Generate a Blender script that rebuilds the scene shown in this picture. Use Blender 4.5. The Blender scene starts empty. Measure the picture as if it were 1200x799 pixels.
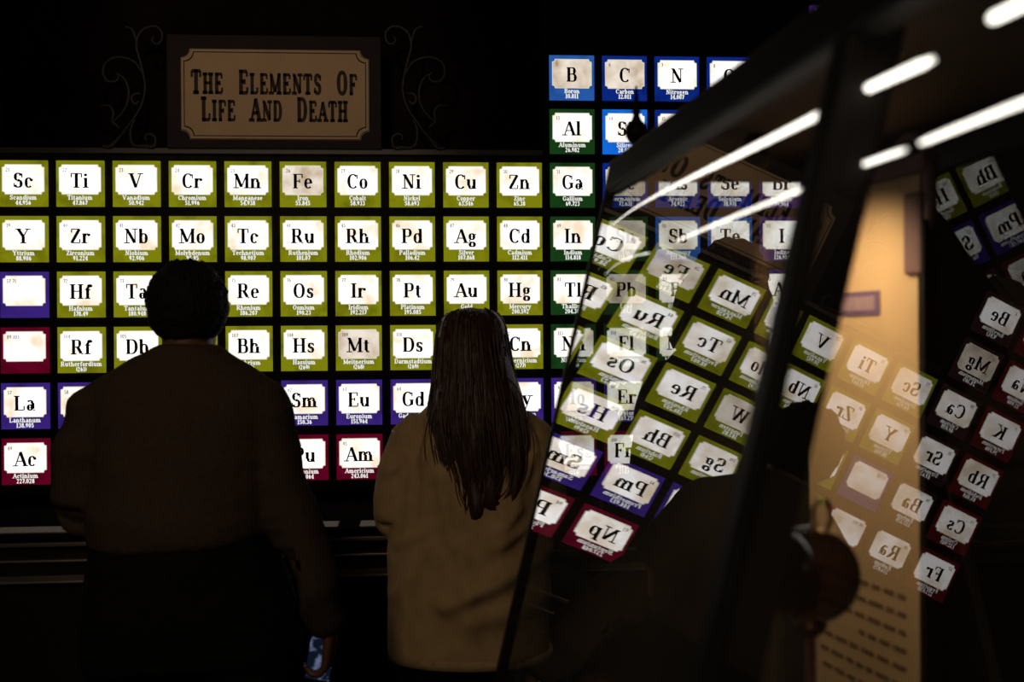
import bpy, bmesh, math, random
from mathutils import Vector, Matrix, noise
random.seed(7)
scene = bpy.context.scene
COL = scene.collection
S = 0.185                                   # pitch of the element tiles on the wall, metres
CAM = Vector((1.8637, -4.1136, 1.57))
RIGHT = Vector((0.996834, -0.079208, -0.006908))
FWD = Vector((0.079188, 0.996855, -0.003175))
UP = Vector((0.007138, 0.002618, 0.999971))
FPX = 1400.0

# ---------------------------------------------------------------- camera
cd = bpy.data.cameras.new('camera'); cam = bpy.data.objects.new('camera', cd); COL.objects.link(cam)
M = Matrix.Identity(4)
for i in range(3):
    M[i][0] = RIGHT[i]; M[i][1] = UP[i]; M[i][2] = -FWD[i]; M[i][3] = CAM[i]
cam.matrix_world = M
cd.sensor_width = 36.0; cd.lens = FPX * 36.0 / 1200.0; cd.clip_start = 0.02
cd.dof.use_dof = True; cd.dof.focus_distance = 4.1; cd.dof.aperture_fstop = 5.4
scene.camera = cam

# ---------------------------------------------------------------- world, exposure, lights
w = bpy.data.worlds.new('room_dark'); scene.world = w; w.use_nodes = True
w.node_tree.nodes['Background'].inputs[0].default_value = (1.0, 0.8, 0.6, 1)
w.node_tree.nodes['Background'].inputs[1].default_value = 0.0006
vs = scene.view_settings
vs.view_transform = 'Standard'; vs.look = 'None'; vs.gamma = 1.0; vs.use_curve_mapping = False; vs.exposure = 0.0

def light(name, kind, loc, target, power, color, size=0.3, spot=None, blend=0.6):
    ld = bpy.data.lights.new(name, kind); ld.energy = power; ld.color = color
    if kind == 'AREA':
        ld.shape = 'DISK'; ld.size = size
    else:
        ld.shadow_soft_size = size
    if spot: ld.spot_size = math.radians(spot); ld.spot_blend = blend
    o = bpy.data.objects.new(name, ld); COL.objects.link(o)
    o.location = loc
    o.rotation_euler = (Vector(target) - Vector(loc)).to_track_quat('-Z', 'Y').to_euler()
    return o
WARM = (1.0, 0.72, 0.42)
light('jacket_fill', 'SPOT', (0.9, -3.9, 3.05), (1.72, -0.95, 1.0), 29, WARM, 0.12, 34)  # added spot that lifts the tan jacket, stands for no known lamp
light('sign_fill', 'SPOT', (1.30, -2.3, 3.12), (1.37, -0.05, 2.50), 32.0, (1.0, 0.78, 0.55), 0.06, 34)  # added spot that brightens the title sign, its source is unseen
light('room_fill', 'AREA', (0.6, -6.2, 3.05), (0.9, -1.0, 1.2), 17, (1.0, 0.82, 0.6), 0.9)  # unseen fill added behind the camera for the people's backs

# ---------------------------------------------------------------- helpers
def at(u, v, d):                            # picture point at a given depth in metres
    return CAM + FWD * d + RIGHT * ((u - 600) / FPX * d) + UP * ((399.5 - v) / FPX * d)

def lin(c):
    return tuple(((x / 255.0) / 12.92 if x <= 10 else ((x / 255.0 + 0.055) / 1.055) ** 2.4) for x in c)

def nmat(name):
    m = bpy.data.materials.new(name); m.use_nodes = True
    nt = m.node_tree; nt.nodes.clear()
    return m, nt, nt.nodes.new('ShaderNodeOutputMaterial')

def pbr(name, col, rough=0.6, metal=0.0, var=0.25, scale=18.0, bump=0.0, stretch=None, spec=0.5):
    m, nt, out = nmat(name)
    N = nt.nodes; L = nt.links
    b = N.new('ShaderNodeBsdfPrincipled'); L.new(b.outputs[0], out.inputs[0])
    b.inputs['Roughness'].default_value = rough; b.inputs['Metallic'].default_value = metal
    b.inputs['Specular IOR Level'].default_value = spec
    tc = N.new('ShaderNodeTexCoord'); mp = N.new('ShaderNodeMapping'); L.new(tc.outputs['Object'], mp.inputs[0])
    if stretch: mp.inputs['Scale'].default_value = stretch
    nz = N.new('ShaderNodeTexNoise'); nz.inputs['Scale'].default_value = scale; nz.inputs['Detail'].default_value = 5
    L.new(mp.outputs[0], nz.inputs[0])
    r = N.new('ShaderNodeValToRGB'); L.new(nz.outputs[0], r.inputs[0])
    a = tuple(x * (1 - var) for x in col); c = tuple(min(1, x * (1 + var)) for x in col)
    r.color_ramp.elements[0].color = (*a, 1); r.color_ramp.elements[1].color = (*c, 1)
    r.color_ramp.elements[0].position = 0.3; r.color_ramp.elements[1].position = 0.7
    L.new(r.outputs[0], b.inputs['Base Color'])
    if bump:
        bp = N.new('ShaderNodeBump'); bp.inputs['Strength'].default_value = bump; bp.inputs['Distance'].default_value = 0.01
        L.new(nz.outputs[0], bp.inputs['Height']); L.new(bp.outputs[0], b.inputs['Normal'])
    return m

def glow(name, col, strength, stain=None, scale=9.0, lo=0.45, hi=0.7, sampling='AUTO'):
    """backlit print: emits through a printed film with worn, stained patches"""
    m, nt, out = nmat(name)
    N = nt.nodes; L = nt.links
    e = N.new('ShaderNodeEmission'); e.inputs[1].default_value = strength
    L.new(e.outputs[0], out.inputs[0]); e.inputs[0].default_value = (*col, 1)
    if stain:
        tc = N.new('ShaderNodeTexCoord'); oi = N.new('ShaderNodeObjectInfo')
        ad = N.new('ShaderNodeVectorMath'); ad.operation = 'ADD'
        L.new(tc.outputs['Object'], ad.inputs[0]); L.new(oi.outputs['Location'], ad.inputs[1])
        nz = N.new('ShaderNodeTexNoise'); nz.inputs['Scale'].default_value = scale; nz.inputs['Detail'].default_value = 3
        L.new(ad.outputs[0], nz.inputs[0])
        r = N.new('ShaderNodeValToRGB'); L.new(nz.outputs[0], r.inputs[0])
        r.color_ramp.elements[0].position = lo; r.color_ramp.elements[1].position = hi
        r.color_ramp.elements[0].color = (*col, 1); r.color_ramp.elements[1].color = (*stain, 1)
        L.new(r.outputs[0], e.inputs[0])
    m.cycles.emission_sampling = sampling
    return m

def tag(o, label=None, cat=None, group=None, kind=None):
    if label: o['label'] = label
    if cat: o['category'] = cat
    if group: o['group'] = group
    if kind: o['kind'] = kind
    return o

def obj(name, bm, m, parent=None, smooth=False, loc=None):
    if isinstance(bm, bmesh.types.BMesh):
        me = bpy.data.meshes.new(name); bm.to_mesh(me); bm.free()
    else:
        me = bm
    if m and not me.materials: me.materials.append(m)
    if smooth:
        me.polygons.foreach_set('use_smooth', [True] * len(me.polygons))
    o = bpy.data.objects.new(name, me); COL.objects.link(o)
    if parent: o.parent = parent
    if loc is not None: o.location = loc
    return o

def empty(name, loc):
    o = bpy.data.objects.new(name, None); COL.objects.link(o); o.location = loc; o.empty_display_size = 0.05
    return o

def box(bm, x0, x1, y0, y1, z0, z1, bevel=0.0):
    vs_ = [bm.verts.new((x, y, z)) for x in (x0, x1) for y in (y0, y1) for z in (z0, z1)]
    idx = [(0, 1, 3, 2), (4, 6, 7, 5), (0, 4, 5, 1), (2, 3, 7, 6), (0, 2, 6, 4), (1, 5, 7, 3)]
    fs = [bm.faces.new([vs_[i] for i in f]) for f in idx]
    if bevel:
        es = list({e for f in fs for e in f.edges})
        bmesh.ops.bevel(bm, geom=es, offset=bevel, segments=2, affect='EDGES', profile=0.5)
    return bm

def B(): return bmesh.new()

RK = 1.0
def tube(bm, pts, rad, seg=10, axis=None, cap=True):
    """loft through pts; rad is a number, list, or list of (rx, ry); axis = preferred direction of rx"""
    n = len(pts); pts = [Vector(p) for p in pts]
    if not isinstance(rad, (list, tuple)): rad = [rad] * n
    rings = []
    prev = None
    for i, p in enumerate(pts):
        t = (pts[min(i + 1, n - 1)] - pts[max(i - 1, 0)]).normalized()
        if axis is not None: a = Vector(axis)
        elif prev is not None: a = prev
        else: a = Vector((1, 0, 0)) if abs(t.x) < 0.8 else Vector((0, 1, 0))
        a = (a - t * a.dot(t)).normalized(); b = t.cross(a); prev = a
        r = rad[i]; rx, ry = r if isinstance(r, (list, tuple)) else (r, r)
        rx *= RK; ry *= RK
        rings.append([bm.verts.new(p + a * (rx * math.cos(k * 2 * math.pi / seg)) + b * (ry * math.sin(k * 2 * math.pi / seg))) for k in range(seg)])
    for i in range(n - 1):
        for k in range(seg):
            bm.faces.new((rings[i][k], rings[i][(k + 1) % seg], rings[i + 1][(k + 1) % seg], rings[i + 1][k]))
    if cap:
        bm.faces.new(rings[0][::-1]); bm.faces.new(rings[-1])
    return bm

def smoothpath(pts, n=6):
    """Catmull-Rom through tuples of any length"""
    out = []
    P = [pts[0]] + list(pts) + [pts[-1]]
    for i in range(1, len(P) - 2):
        for k in range(n):
            t = k / n
            out.append(tuple(0.5 * ((2 * b) + (-a + c) * t + (2 * a - 5 * b + 4 * c - d) * t * t + (-a + 3 * b - 3 * c + d) * t ** 3)
                             for a, b, c, d in zip(P[i - 1], P[i], P[i + 1], P[i + 2])))
    out.append(tuple(pts[-1]))
    return out

def ball(bm, c, r, sub=3, scl=(1, 1, 1)):
    res = bmesh.ops.create_icosphere(bm, subdivisions=sub, radius=1.0)
    for v in res['verts']:
        v.co = Vector((v.co.x * r * scl[0], v.co.y * r * scl[1], v.co.z * r * scl[2])) + Vector(c)
    return bm

def lathe(bm, c, prof, seg=24):
    rings = [[bm.verts.new((c[0] + r * math.cos(2 * math.pi * k / seg), c[1] + r * math.sin(2 * math.pi * k / seg), c[2] + z)) for k in range(seg)] for r, z in prof]
    for i in range(len(rings) - 1):
        for k in range(seg):
            bm.faces.new((rings[i][k], rings[i][(k + 1) % seg], rings[i + 1][(k + 1) % seg], rings[i + 1][k]))
    bm.faces.new(rings[0][::-1]); bm.faces.new(rings[-1])
    return bm

def prism(bm, pts, y0, y1):
    """flat outline in x,z between y0 (front) and y1 (back)"""
    a = [bm.verts.new((x, y0, z)) for x, z in pts]; b = [bm.verts.new((x, y1, z)) for x, z in pts]
    bm.faces.new(a[::-1]); bm.faces.new(b)
    n = len(pts)
    for i in range(n):
        bm.faces.new((a[i], a[(i + 1) % n], b[(i + 1) % n], b[i]))
    bmesh.ops.recalc_face_normals(bm, faces=bm.faces[:])
    return bm

def remesh(bm, voxel, smooth_it=4, wrinkle=0.0, wscale=6.0, wstretch=(1, 1, 1)):
    me = bpy.data.meshes.new('tmp'); bmesh.ops.recalc_face_normals(bm, faces=bm.faces[:]); bm.to_mesh(me); bm.free()
    o = bpy.data.objects.new('tmp', me); COL.objects.link(o)
    r = o.modifiers.new('r', 'REMESH'); r.mode = 'VOXEL'; r.voxel_size = voxel; r.use_smooth_shade = True
    s = o.modifiers.new('s', 'SMOOTH'); s.factor = 0.5; s.iterations = smooth_it
    dg = bpy.context.evaluated_depsgraph_get(); dg.update()
    res = bpy.data.meshes.new_from_object(o.evaluated_get(dg))
    bpy.data.objects.remove(o); bpy.data.meshes.remove(me)
    if wrinkle:
        nrm = [v.normal.copy() for v in res.vertices]
        for v, nn in zip(res.vertices, nrm):
            q = Vector((v.co.x * wstretch[0], v.co.y * wstretch[1], v.co.z * wstretch[2])) * wscale
            k = 1 - abs(noise.noise(q)) * 2.2
            v.co += nn * (wrinkle * (k + 0.5 * noise.noise(q * 2.7)))
    return res

# ---------------------------------------------------------------- lettering: own slab-serif glyphs built from strokes
GL = {
'A': (.80, 'l.10 0 .40 1 t;l.40 1 .70 0 T;l.2 .33 .6 .33 t;s.1 0;s.7 0'),
'B': (.74, 'l.18 0 .18 1 T;l.04 0 .42 0 t;l.04 1 .4 1 t;l.18 .53 .42 .53 t;a.40 .765 .2 .235 -90 90;a.42 .265 .24 .265 -90 90'),
'C': (.74, 'a.40 .5 .32 .5 45 315;l.66 .68 .66 .98 t'),
'D': (.80, 'l.18 0 .18 1 T;l.04 0 .38 0 t;l.04 1 .38 1 t;a.38 .5 .34 .5 -90 90'),
'E': (.72, 'l.18 0 .18 1 T;l.04 0 .64 0 t;l.04 1 .62 1 t;l.18 .52 .44 .52 t;l.64 0 .64 .26 t;l.61 1 .61 .76 t;l.44 .40 .44 .64 t'),
'F': (.68, 'l.18 0 .18 1 T;l.04 0 .34 0 t;l.04 1 .62 1 t;l.18 .5 .44 .5 t;l.61 1 .61 .74 t;l.44 .38 .44 .62 t'),
'G': (.80, 'a.40 .5 .32 .5 45 330;l.66 .68 .66 .98 t;l.64 .05 .64 .42 T;l.48 .42 .76 .42 t'),
'H': (.86, 'l.18 0 .18 1 T;l.66 0 .66 1 T;l.18 .52 .66 .52 t;s.18 0;s.18 1;s.66 0;s.66 1'),
'I': (.42, 'l.2 0 .2 1 T;s.2 0;s.2 1'),
'K': (.82, 'l.18 0 .18 1 T;s.18 0;s.18 1;l.18 .4 .62 1 t;l.34 .58 .68 0 T;s.62 1;s.68 0'),
'L': (.70, 'l.18 0 .18 1 T;s.18 1;l.04 0 .62 0 t;l.62 0 .62 .3 t'),
'M': (1.0, 'l.14 0 .14 1 t;l.14 1 .48 .06 T;l.48 .06 .82 1 t;l.82 0 .82 1 T;s.14 0;s.82 0;l.03 1 .2 1 t;l.78 1 .95 1 t'),
'N': (.84, 'l.16 0 .16 1 t;l.16 1 .64 0 T;l.66 0 .66 1 t;s.16 0;l.03 1 .2 1 t;s.66 1'),
'O': (.80, 'a.40 .5 .32 .5 0 360'),
'P': (.70, 'l.18 0 .18 1 T;s.18 0;l.04 1 .4 1 t;l.18 .46 .4 .46 t;a.40 .73 .23 .27 -90 90'),
'R': (.80, 'l.18 0 .18 1 T;s.18 0;l.04 1 .4 1 t;l.18 .5 .4 .5 t;a.40 .75 .21 .25 -90 90;l.42 .5 .64 .04 T;l.64 0 .78 0 t'),
'S': (.66, 'a.33 .75 .22 .25 20 260;a.33 .25 .24 .25 -160 80;l.56 .7 .56 .98 t;l.09 .02 .09 .3 t;l.30 .51 .40 .48 T'),
'T': (.74, 'l.36 0 .36 1 T;s.36 0;l.04 1 .68 1 t;l.05 1 .05 .72 t;l.67 1 .67 .72 t'),
'U': (.82, 'l.18 .3 .18 1 T;l.64 .3 .64 1 t;a.41 .3 .23 .3 180 360;s.18 1;s.64 1'),
'V': (.80, 'l.1 1 .4 0 T;l.4 0 .68 1 t;s.1 1;s.68 1'),
'W': (1.1, 'l.1 1 .34 0 T;l.34 0 .55 .9 t;l.53 1 .78 0 T;l.78 0 1.0 1 t;s.1 1;s.55 1;s1.0 1'),
'X': (.80, 'l.12 1 .66 0 T;l.64 1 .12 0 t;s.12 1;s.64 1;s.12 0;s.66 0'),
'Y': (.80, 'l.1 1 .4 .45 T;l.68 1 .4 .45 t;l.4 0 .4 .47 T;s.1 1;s.68 1;s.4 0'),
'Z': (.70, 'l.1 1 .58 1 t;l.08 0 .60 0 t;l.58 1 .1 0 T;l.1 1 .1 .74 t;l.6 0 .6 .28 t'),
'a': (.58, 'a.26 .48 .17 .2 0 150;l.43 .08 .43 .5 T;a.25 .18 .16 .18 0 360;l.43 0 .56 0 t'),
'b': (.62, 'l.14 0 .14 1 T;l.02 1 .14 1 t;a.32 .33 .22 .33 -150 150'),
'c': (.54, 'a.28 .33 .21 .33 50 315;d.44 .52'),
'd': (.64, 'l.48 0 .48 1 T;l.34 1 .48 1 t;l.48 0 .6 0 t;a.29 .33 .21 .33 30 330'),
'e': (.56, 'a.28 .33 .22 .33 0 315;l.07 .36 .49 .36 t'),
'f': (.42, 'l.2 0 .2 .78 T;a.34 .78 .14 .2 60 180;l.04 .64 .38 .64 t;s.2 0;d.40 .9'),
'g': (.60, 'a.26 .44 .18 .21 0 360;a.28 -.14 .2 .15 0 360;l.12 .2 .12 .06 t;l.14 .04 .4 .02 t;l.4 .58 .54 .64 t'),
'h': (.68, 'l.14 0 .14 1 T;l.02 1 .14 1 t;a.32 .42 .18 .24 10 160;l.5 0 .5 .44 T;s.14 0;s.5 0'),
'i': (.34, 'l.16 0 .16 .65 T;l.04 .64 .16 .64 t;s.16 0;d.15 .9'),
'k': (.64, 'l.14 0 .14 1 T;l.02 1 .14 1 t;l.14 .25 .46 .64 t;l.26 .4 .52 0 T;s.14 0;s.5 0;s.46 .64'),
'l': (.34, 'l.16 0 .16 1 T;l.04 1 .16 1 t;s.16 0'),
'm': (.98, 'l.14 0 .14 .65 T;l.02 .64 .14 .64 t;a.31 .42 .16 .23 0 150;l.47 0 .47 .44 T;a.63 .42 .16 .23 0 160;l.79 0 .79 .44 T;s.14 0;s.47 0;s.79 0'),
'n': (.68, 'l.14 0 .14 .65 T;l.02 .64 .14 .64 t;a.32 .42 .18 .24 0 150;l.5 0 .5 .44 T;s.14 0;s.5 0'),
'o': (.58, 'a.29 .33 .22 .33 0 360'),
'p': (.64, 'l.14 -.3 .14 .65 T;l.02 .64 .14 .64 t;a.33 .33 .21 .33 -150 150;s.14 -.3'),
'r': (.50, 'l.14 0 .14 .65 T;l.02 .64 .14 .64 t;a.32 .42 .18 .22 60 160;d.42 .58;s.14 0'),
's': (.50, 'a.25 .49 .16 .16 20 260;a.25 .17 .17 .17 -160 80;l.41 .46 .41 .65 t;l.08 0 .08 .2 t;l.2 .35 .3 .31 T'),
't': (.42, 'l.18 .1 .18 .86 T;l.04 .64 .36 .64 t;a.28 .12 .1 .13 180 330'),
'u': (.68, 'l.14 .2 .14 .65 T;l.02 .64 .14 .64 t;a.31 .22 .17 .22 180 350;l.5 0 .5 .65 T;l.38 .64 .5 .64 t;l.5 0 .62 0 t'),
'v': (.60, 'l.08 .65 .3 0 T;l.3 0 .5 .65 t;s.08 .64;s.5 .64'),
'w': (.84, 'l.08 .65 .26 0 T;l.26 0 .42 .6 t;l.4 .65 .6 0 T;l.6 0 .76 .65 t;s.08 .64;s.76 .64'),
'x': (.60, 'l.1 .64 .5 0 T;l.48 .64 .1 0 t;s.1 .64;s.48 .64;s.1 0;s.5 0'),
'y': (.60, 'l.08 .65 .3 .02 T;l.5 .65 .24 -.2 t;a.16 -.18 .1 .1 180 340;s.08 .64;s.5 .64'),
'z': (.54, 'l.08 .64 .44 .64 t;l.06 0 .46 0 t;l.44 .64 .08 0 T;l.46 0 .46 .18 t'),
'0': (.62, 'a.3 .5 .23 .5 0 360'), '1': (.5, 'l.25 0 .25 1 T;l.1 .86 .25 1 t;s.25 0'),
'2': (.6, 'a.28 .72 .2 .27 -20 170;l.47 .62 .08 .03 t;l.08 .03 .5 .03 T'),
'3': (.6, 'a.27 .76 .19 .23 -80 160;a.27 .27 .22 .27 -160 85'),
'4': (.62, 'l.4 0 .4 1 T;l.4 1 .05 .3 t;l.05 .3 .56 .3 t;s.4 0'),
'5': (.6, 'l.12 .96 .48 .96 T;l.12 .55 .12 .98 t;a.27 .32 .22 .31 -160 130'),
'6': (.6, 'a.3 .32 .21 .32 0 360;a.42 .4 .32 .58 100 200'), '7': (.56, 'l.06 .96 .5 .96 T;l.5 .96 .22 0 T'),
'8': (.6, 'a.29 .76 .18 .23 0 360;a.29 .27 .22 .27 0 360'), '9': (.6, 'a.28 .68 .21 .32 0 360;a.16 .6 .32 .58 -80 20'),
'.': (.26, 'd.12 .07'), '-': (.4, 'l.06 .4 .34 .4 t'), '(': (.34, 'a.34 .5 .2 .6 120 240'), ')': (.34, 'a.0 .5 .2 .6 -60 60'),
}
GC = {}
def glyph(ch, T, t, seg):
    key = (ch, T, t, seg)
    if key in GC: return GC[key]
    adv, src = GL[ch]; quads = []
    def seg_(x0, z0, x1, z1, w0, w1=None):
        w1 = w0 if w1 is None else w1
        dx, dz = x1 - x0, z1 - z0; l = math.hypot(dx, dz) or 1
        nx, nz = -dz / l / 2, dx / l / 2
        quads.append(((x0 + nx * w0, z0 + nz * w0), (x0 - nx * w0, z0 - nz * w0), (x1 - nx * w1, z1 - nz * w1), (x1 + nx * w1, z1 + nz * w1)))
    for st in src.split(';'):
        k = st[0]; a = st[1:].split()
        if k == 'l':
            x0, z0, x1, z1 = map(float, a[:4]); wd = T if a[4] == 'T' else t
            if x0 == x1 and wd == T:
                z0, z1 = min(z0, z1), max(z0, z1)
                z0 += 0 if z0 else -t / 2; z1 += t / 2 if z1 in (1, .65) else 0
            seg_(x0, z0, x1, z1, wd)
        elif k == 's':
            x, z = float(a[0]), float(a[1]); seg_(x - T * .5 - .08, z, x + T * .5 + .08, z, t)
        elif k == 'd':
            x, z = float(a[0]), float(a[1]); r = T * .58
            quads.append(tuple((x + r * math.cos(q * math.pi / 3), z + r * math.sin(q * math.pi / 3)) for q in range(6)))
        else:
            cx, cz, rx, rz, a0, a1 = map(float, a)
            n = max(2, int(seg * (a1 - a0) / 360))
            P = []
            for i in range(n + 1):
                an = math.radians(a0 + (a1 - a0) * i / n)
                c, s = math.cos(an), math.sin(an)
                wd = t + (T - t) * abs(c) ** 1.4
                P.append((cx + (rx - wd / 2 + t / 2) * c, cz + rz * s, wd, c, s))
            for p, q in zip(P, P[1:]):
                def side(p, k):
                    l = math.hypot(p[3], p[4] * .9) or 1
                    return (p[0] + k * p[3] / l * p[2] / 2, p[1] + k * p[4] / l * p[2] / 2)
                quads.append((side(p, 1), side(q, 1), side(q, -1), side(p, -1)))
    GC[key] = (adv, quads)
    return GC[key]

def text_bm(bm, s, x, z, y, h, T=.17, t=.055, seg=20, xs=1.0, track=0.0, center=True, small=None, maxw=None):
    """small: scale of lower-case-position capitals (title style)"""
    def wid(f):
        tot = 0
        for c in s:
            if c == ' ': tot += .38 * h * f; continue
            k = h * (small if (small and c.islower()) else 1)
            tot += (glyph(c.upper() if small else c, T, t, seg)[0] * xs + track) * k * f
        return tot
    W_ = wid(1.0)
    if maxw and W_ > maxw: xs_f = maxw / W_
    else: xs_f = 1.0
    cx = x - W_ * xs_f / 2 if center else x
    for c in s:
        if c == ' ': cx += .38 * h * xs_f; continue
        k = h * (small if (small and c.islower()) else 1)
        adv, quads = glyph(c.upper() if small else c, T, t, seg)
        for q in quads:
            try:
                f = bm.faces.new([bm.verts.new((cx + px * k * xs * xs_f, y, z + pz * k)) for px, pz in q])
                if f.calc_area() > 0 and f.normal.y > 0: f.normal_flip()
            except ValueError:
                pass
        cx += (adv * xs + track) * k * xs_f
    return bm

# ---------------------------------------------------------------- materials
m_wall = pbr('wall_paint', (0.008, 0.004, 0.004), 0.95, spec=0.05, var=0.5, scale=3.0)
m_ceil = pbr('ceiling_paint', (0.010, 0.009, 0.009), 0.9)
m_floor = pbr('floor_boards', (0.020, 0.014, 0.010), 0.55, scale=6, stretch=(1, 8, 1))
m_board = pbr('lightbox_board', (0.011, 0.009, 0.008), 0.8, spec=0.1, var=0.2, scale=30)
m_edge = pbr('lightbox_edge', (0.045, 0.036, 0.028), 0.5, var=0.2, scale=30)
m_iron = pbr('wrought_iron', (0.018, 0.014, 0.013), 0.6, 0.3, var=0.3, scale=60)
m_signback = pbr('sign_back', (0.026, 0.020, 0.020), 0.9, spec=.2, var=0.12, scale=8)
m_signtan = pbr('sign_plate', (0.46, 0.30, 0.17), 0.7, var=0.06, scale=10)
m_ink = pbr('black_ink', (0.030, 0.014, 0.012), 0.8, var=0.1)
m_wood = pbr('dark_wood', (0.014, 0.008, 0.006), 0.6, spec=.2, var=0.4, scale=10, stretch=(1, 1, 9))
m_counter = pbr('counter_top', (0.006, 0.005, 0.0045), 1.0, spec=0.0, var=0.15, scale=20)
m_metal = pbr('grey_trim', (0.42, 0.36, 0.33), 0.35, 0.7, var=0.15, scale=40)
m_paper = pbr('buff_card', (0.20, 0.155, 0.11), 0.8, var=0.08)
m_edget = pbr('counter_edge', (0.16, 0.13, 0.12), 0.4, .3, var=.1)
m_frame = pbr('black_case_frame', (0.012, 0.009, 0.007), 0.6, 0.0, var=0.3, scale=25, spec=.16)
m_roof = pbr('case_lining', (0.05, 0.035, 0.025), 0.7, var=0.2)
m_sweater = pbr('brown_knit', (0.052, 0.036, 0.026), 0.95, var=0.15, scale=160, bump=0.25, spec=0.1)
m_trouser = pbr('black_trousers', (0.006, 0.006, 0.007), 0.95, var=0.2, scale=60, spec=0.1)
m_jacket = pbr('tan_cotton', (0.40, 0.275, 0.15), 0.9, var=0.12, scale=24, bump=0.15, spec=0.15)
m_skin = pbr('dark_skin', (0.11, 0.05, 0.03), 0.55, var=0.08, scale=30)
m_skin2 = pbr('light_skin', (0.45, 0.26, 0.18), 0.5, var=0.06, scale=30)
m_hairb = pbr('black_hair', (0.006, 0.005, 0.005), 0.75, var=0.3, scale=120, bump=0.8, spec=0.2)
m_hairbr = pbr('brown_hair', (0.042, 0.019, 0.012), 0.42, var=0.5, scale=40, stretch=(6, 6, 0.6), bump=0.3, spec=0.4)
m_shoe = pbr('black_leather', (0.008, 0.008, 0.008), 0.4)
m_dark = pbr('black_jersey', (0.010, 0.008, 0.008), 0.95, var=0.2, spec=0.1)
m_eye = pbr('eye_white', (0.6, 0.58, 0.55), 0.2, var=0.02)
m_lip = pbr('lips', (0.25, 0.08, 0.06), 0.5, var=0.05)

CARD_E = 1.42
m_card = glow('backlit_card', (1.0, 0.97, 0.95), CARD_E, (0.68, 0.55, 0.40), 11.0, 0.42, 0.68)
m_card_dim = glow('backlit_card_aged', (0.62, 0.55, 0.47), CARD_E, (0.36, 0.27, 0.18), 13.0, 0.40, 0.70)
m_rim = glow('card_rim', (0.78, 0.72, 0.55), 0.9, sampling='NONE')
m_cap = glow('caption_print', (0.85, 0.85, 0.80), 1.0, sampling='NONE')
m_sym, nt_, out_ = nmat('symbol_ink')
e_ = nt_.nodes.new('ShaderNodeBsdfDiffuse'); e_.inputs[0].default_value = (0.01, 0.01, 0.012, 1); nt_.links.new(e_.outputs[0], out_.inputs[0])
m_num = glow('number_print', (0.16, 0.14, 0.13), 1.0, sampling='NONE')
def pane(name, c, k=1.0):
    a = lin(c); d = tuple(x * 0.5 for x in a)
    return glow(name, a, k, d, 14.0, 0.48, 0.75, sampling='NONE')
PAN = {'olive': pane('print_olive', (124, 126, 14)), 'green': pane('print_green', (22, 58, 22)),
       'blue': pane('print_blue', (10, 38, 125)), 'sky': pane('print_sky_blue', (18, 105, 215)), 'steel': pane('print_steel_blue', (38, 88, 165)),
       'purple': pane('print_purple', (56, 34, 120)), 'plum': pane('print_plum', (58, 32, 98)), 'red': pane('print_red', (92, 3, 32)),
       'maroon': pane('print_maroon', (78, 6, 14)), 'brown': pane('print_brown', (44, 22, 26))}

def glass_mat(name, dust=0.012, dcol=(0.5, 0.45, 0.4), k=1.0):
    m, nt, out = nmat(name); N = nt.nodes; L = nt.links
    g = N.new('ShaderNodeBsdfGlossy'); g.inputs['Roughness'].default_value = 0.0; g.inputs[0].default_value = (1, 1, 1, 1)
    t = N.new('ShaderNodeBsdfTransparent'); t.inputs[0].default_value = (0.97, 0.98, 0.97, 1)
    f = N.new('ShaderNodeFresnel'); f.inputs[0].default_value = 1.5
    geo = N.new('ShaderNodeNewGeometry')
    def math_(op, a, b):
        n = N.new('ShaderNodeMath'); n.operation = op
        for i, v in enumerate((a, b)):
            if isinstance(v, (int, float)): n.inputs[i].default_value = v
            else: L.new(v, n.inputs[i])
        return n.outputs[0]
    # both faces of a thin sheet: R = 2F / (1 + F)
    R = math_('DIVIDE', math_('MULTIPLY', f.outputs[0], 2.0), math_('ADD', f.outputs[0], 1.0))
    front = math_('SUBTRACT', 1.0, geo.outputs['Backfacing'])
    mx = N.new('ShaderNodeMixShader'); L.new(math_('MULTIPLY', math_('MULTIPLY', R, k), front), mx.inputs[0])
    L.new(t.outputs[0], mx.inputs[1]); L.new(g.outputs[0], mx.inputs[2])
    df = N.new('ShaderNodeBsdfDiffuse'); df.inputs[0].default_value = (*dcol, 1)
    nz = N.new('ShaderNodeTexNoise'); nz.inputs['Scale'].default_value = 9; nz.inputs['Detail'].default_value = 6
    tc = N.new('ShaderNodeTexCoord'); L.new(tc.outputs['Object'], nz.inputs[0])
    mx2 = N.new('ShaderNodeMixShader'); L.new(math_('MULTIPLY', nz.outputs[0], dust * 2), mx2.inputs[0])
    L.new(mx.outputs[0], mx2.inputs[1]); L.new(df.outputs[0], mx2.inputs[2])
    L.new(mx2.outputs[0], out.inputs[0])
    return m
m_glass = glass_mat('case_glass', .022)
m_glass2 = glass_mat('case_glass_near', .012, k=.85)
m_glass3 = glass_mat('case_glass_coated', .008, k=.40)

# ---------------------------------------------------------------- room
def struct(name, bm, m):
    return tag(obj(name, bm, m), kind='structure')
struct('floor', box(B(), -3.6, 6.2, -7.6, 0.3, -0.05, 0.0), m_floor)
struct('ceiling', box(B(), -3.6, 6.2, -7.6, 0.3, 3.25, 3.3), m_ceil)
struct('wall_back', box(B(), -3.6, 6.2, 0.16, 0.3, 0.0, 3.25), m_wall)
struct('wall_left', box(B(), -3.6, -3.5, -7.6, 0.16, 0.0, 3.25), m_wall)
struct('wall_right', box(B(), 6.1, 6.2, -7.6, 0.16, 0.0, 3.25), m_wall)
struct('wall_front', box(B(), -3.5, 6.1, -7.6, -7.5, 0.0, 3.25), m_wall)

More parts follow.
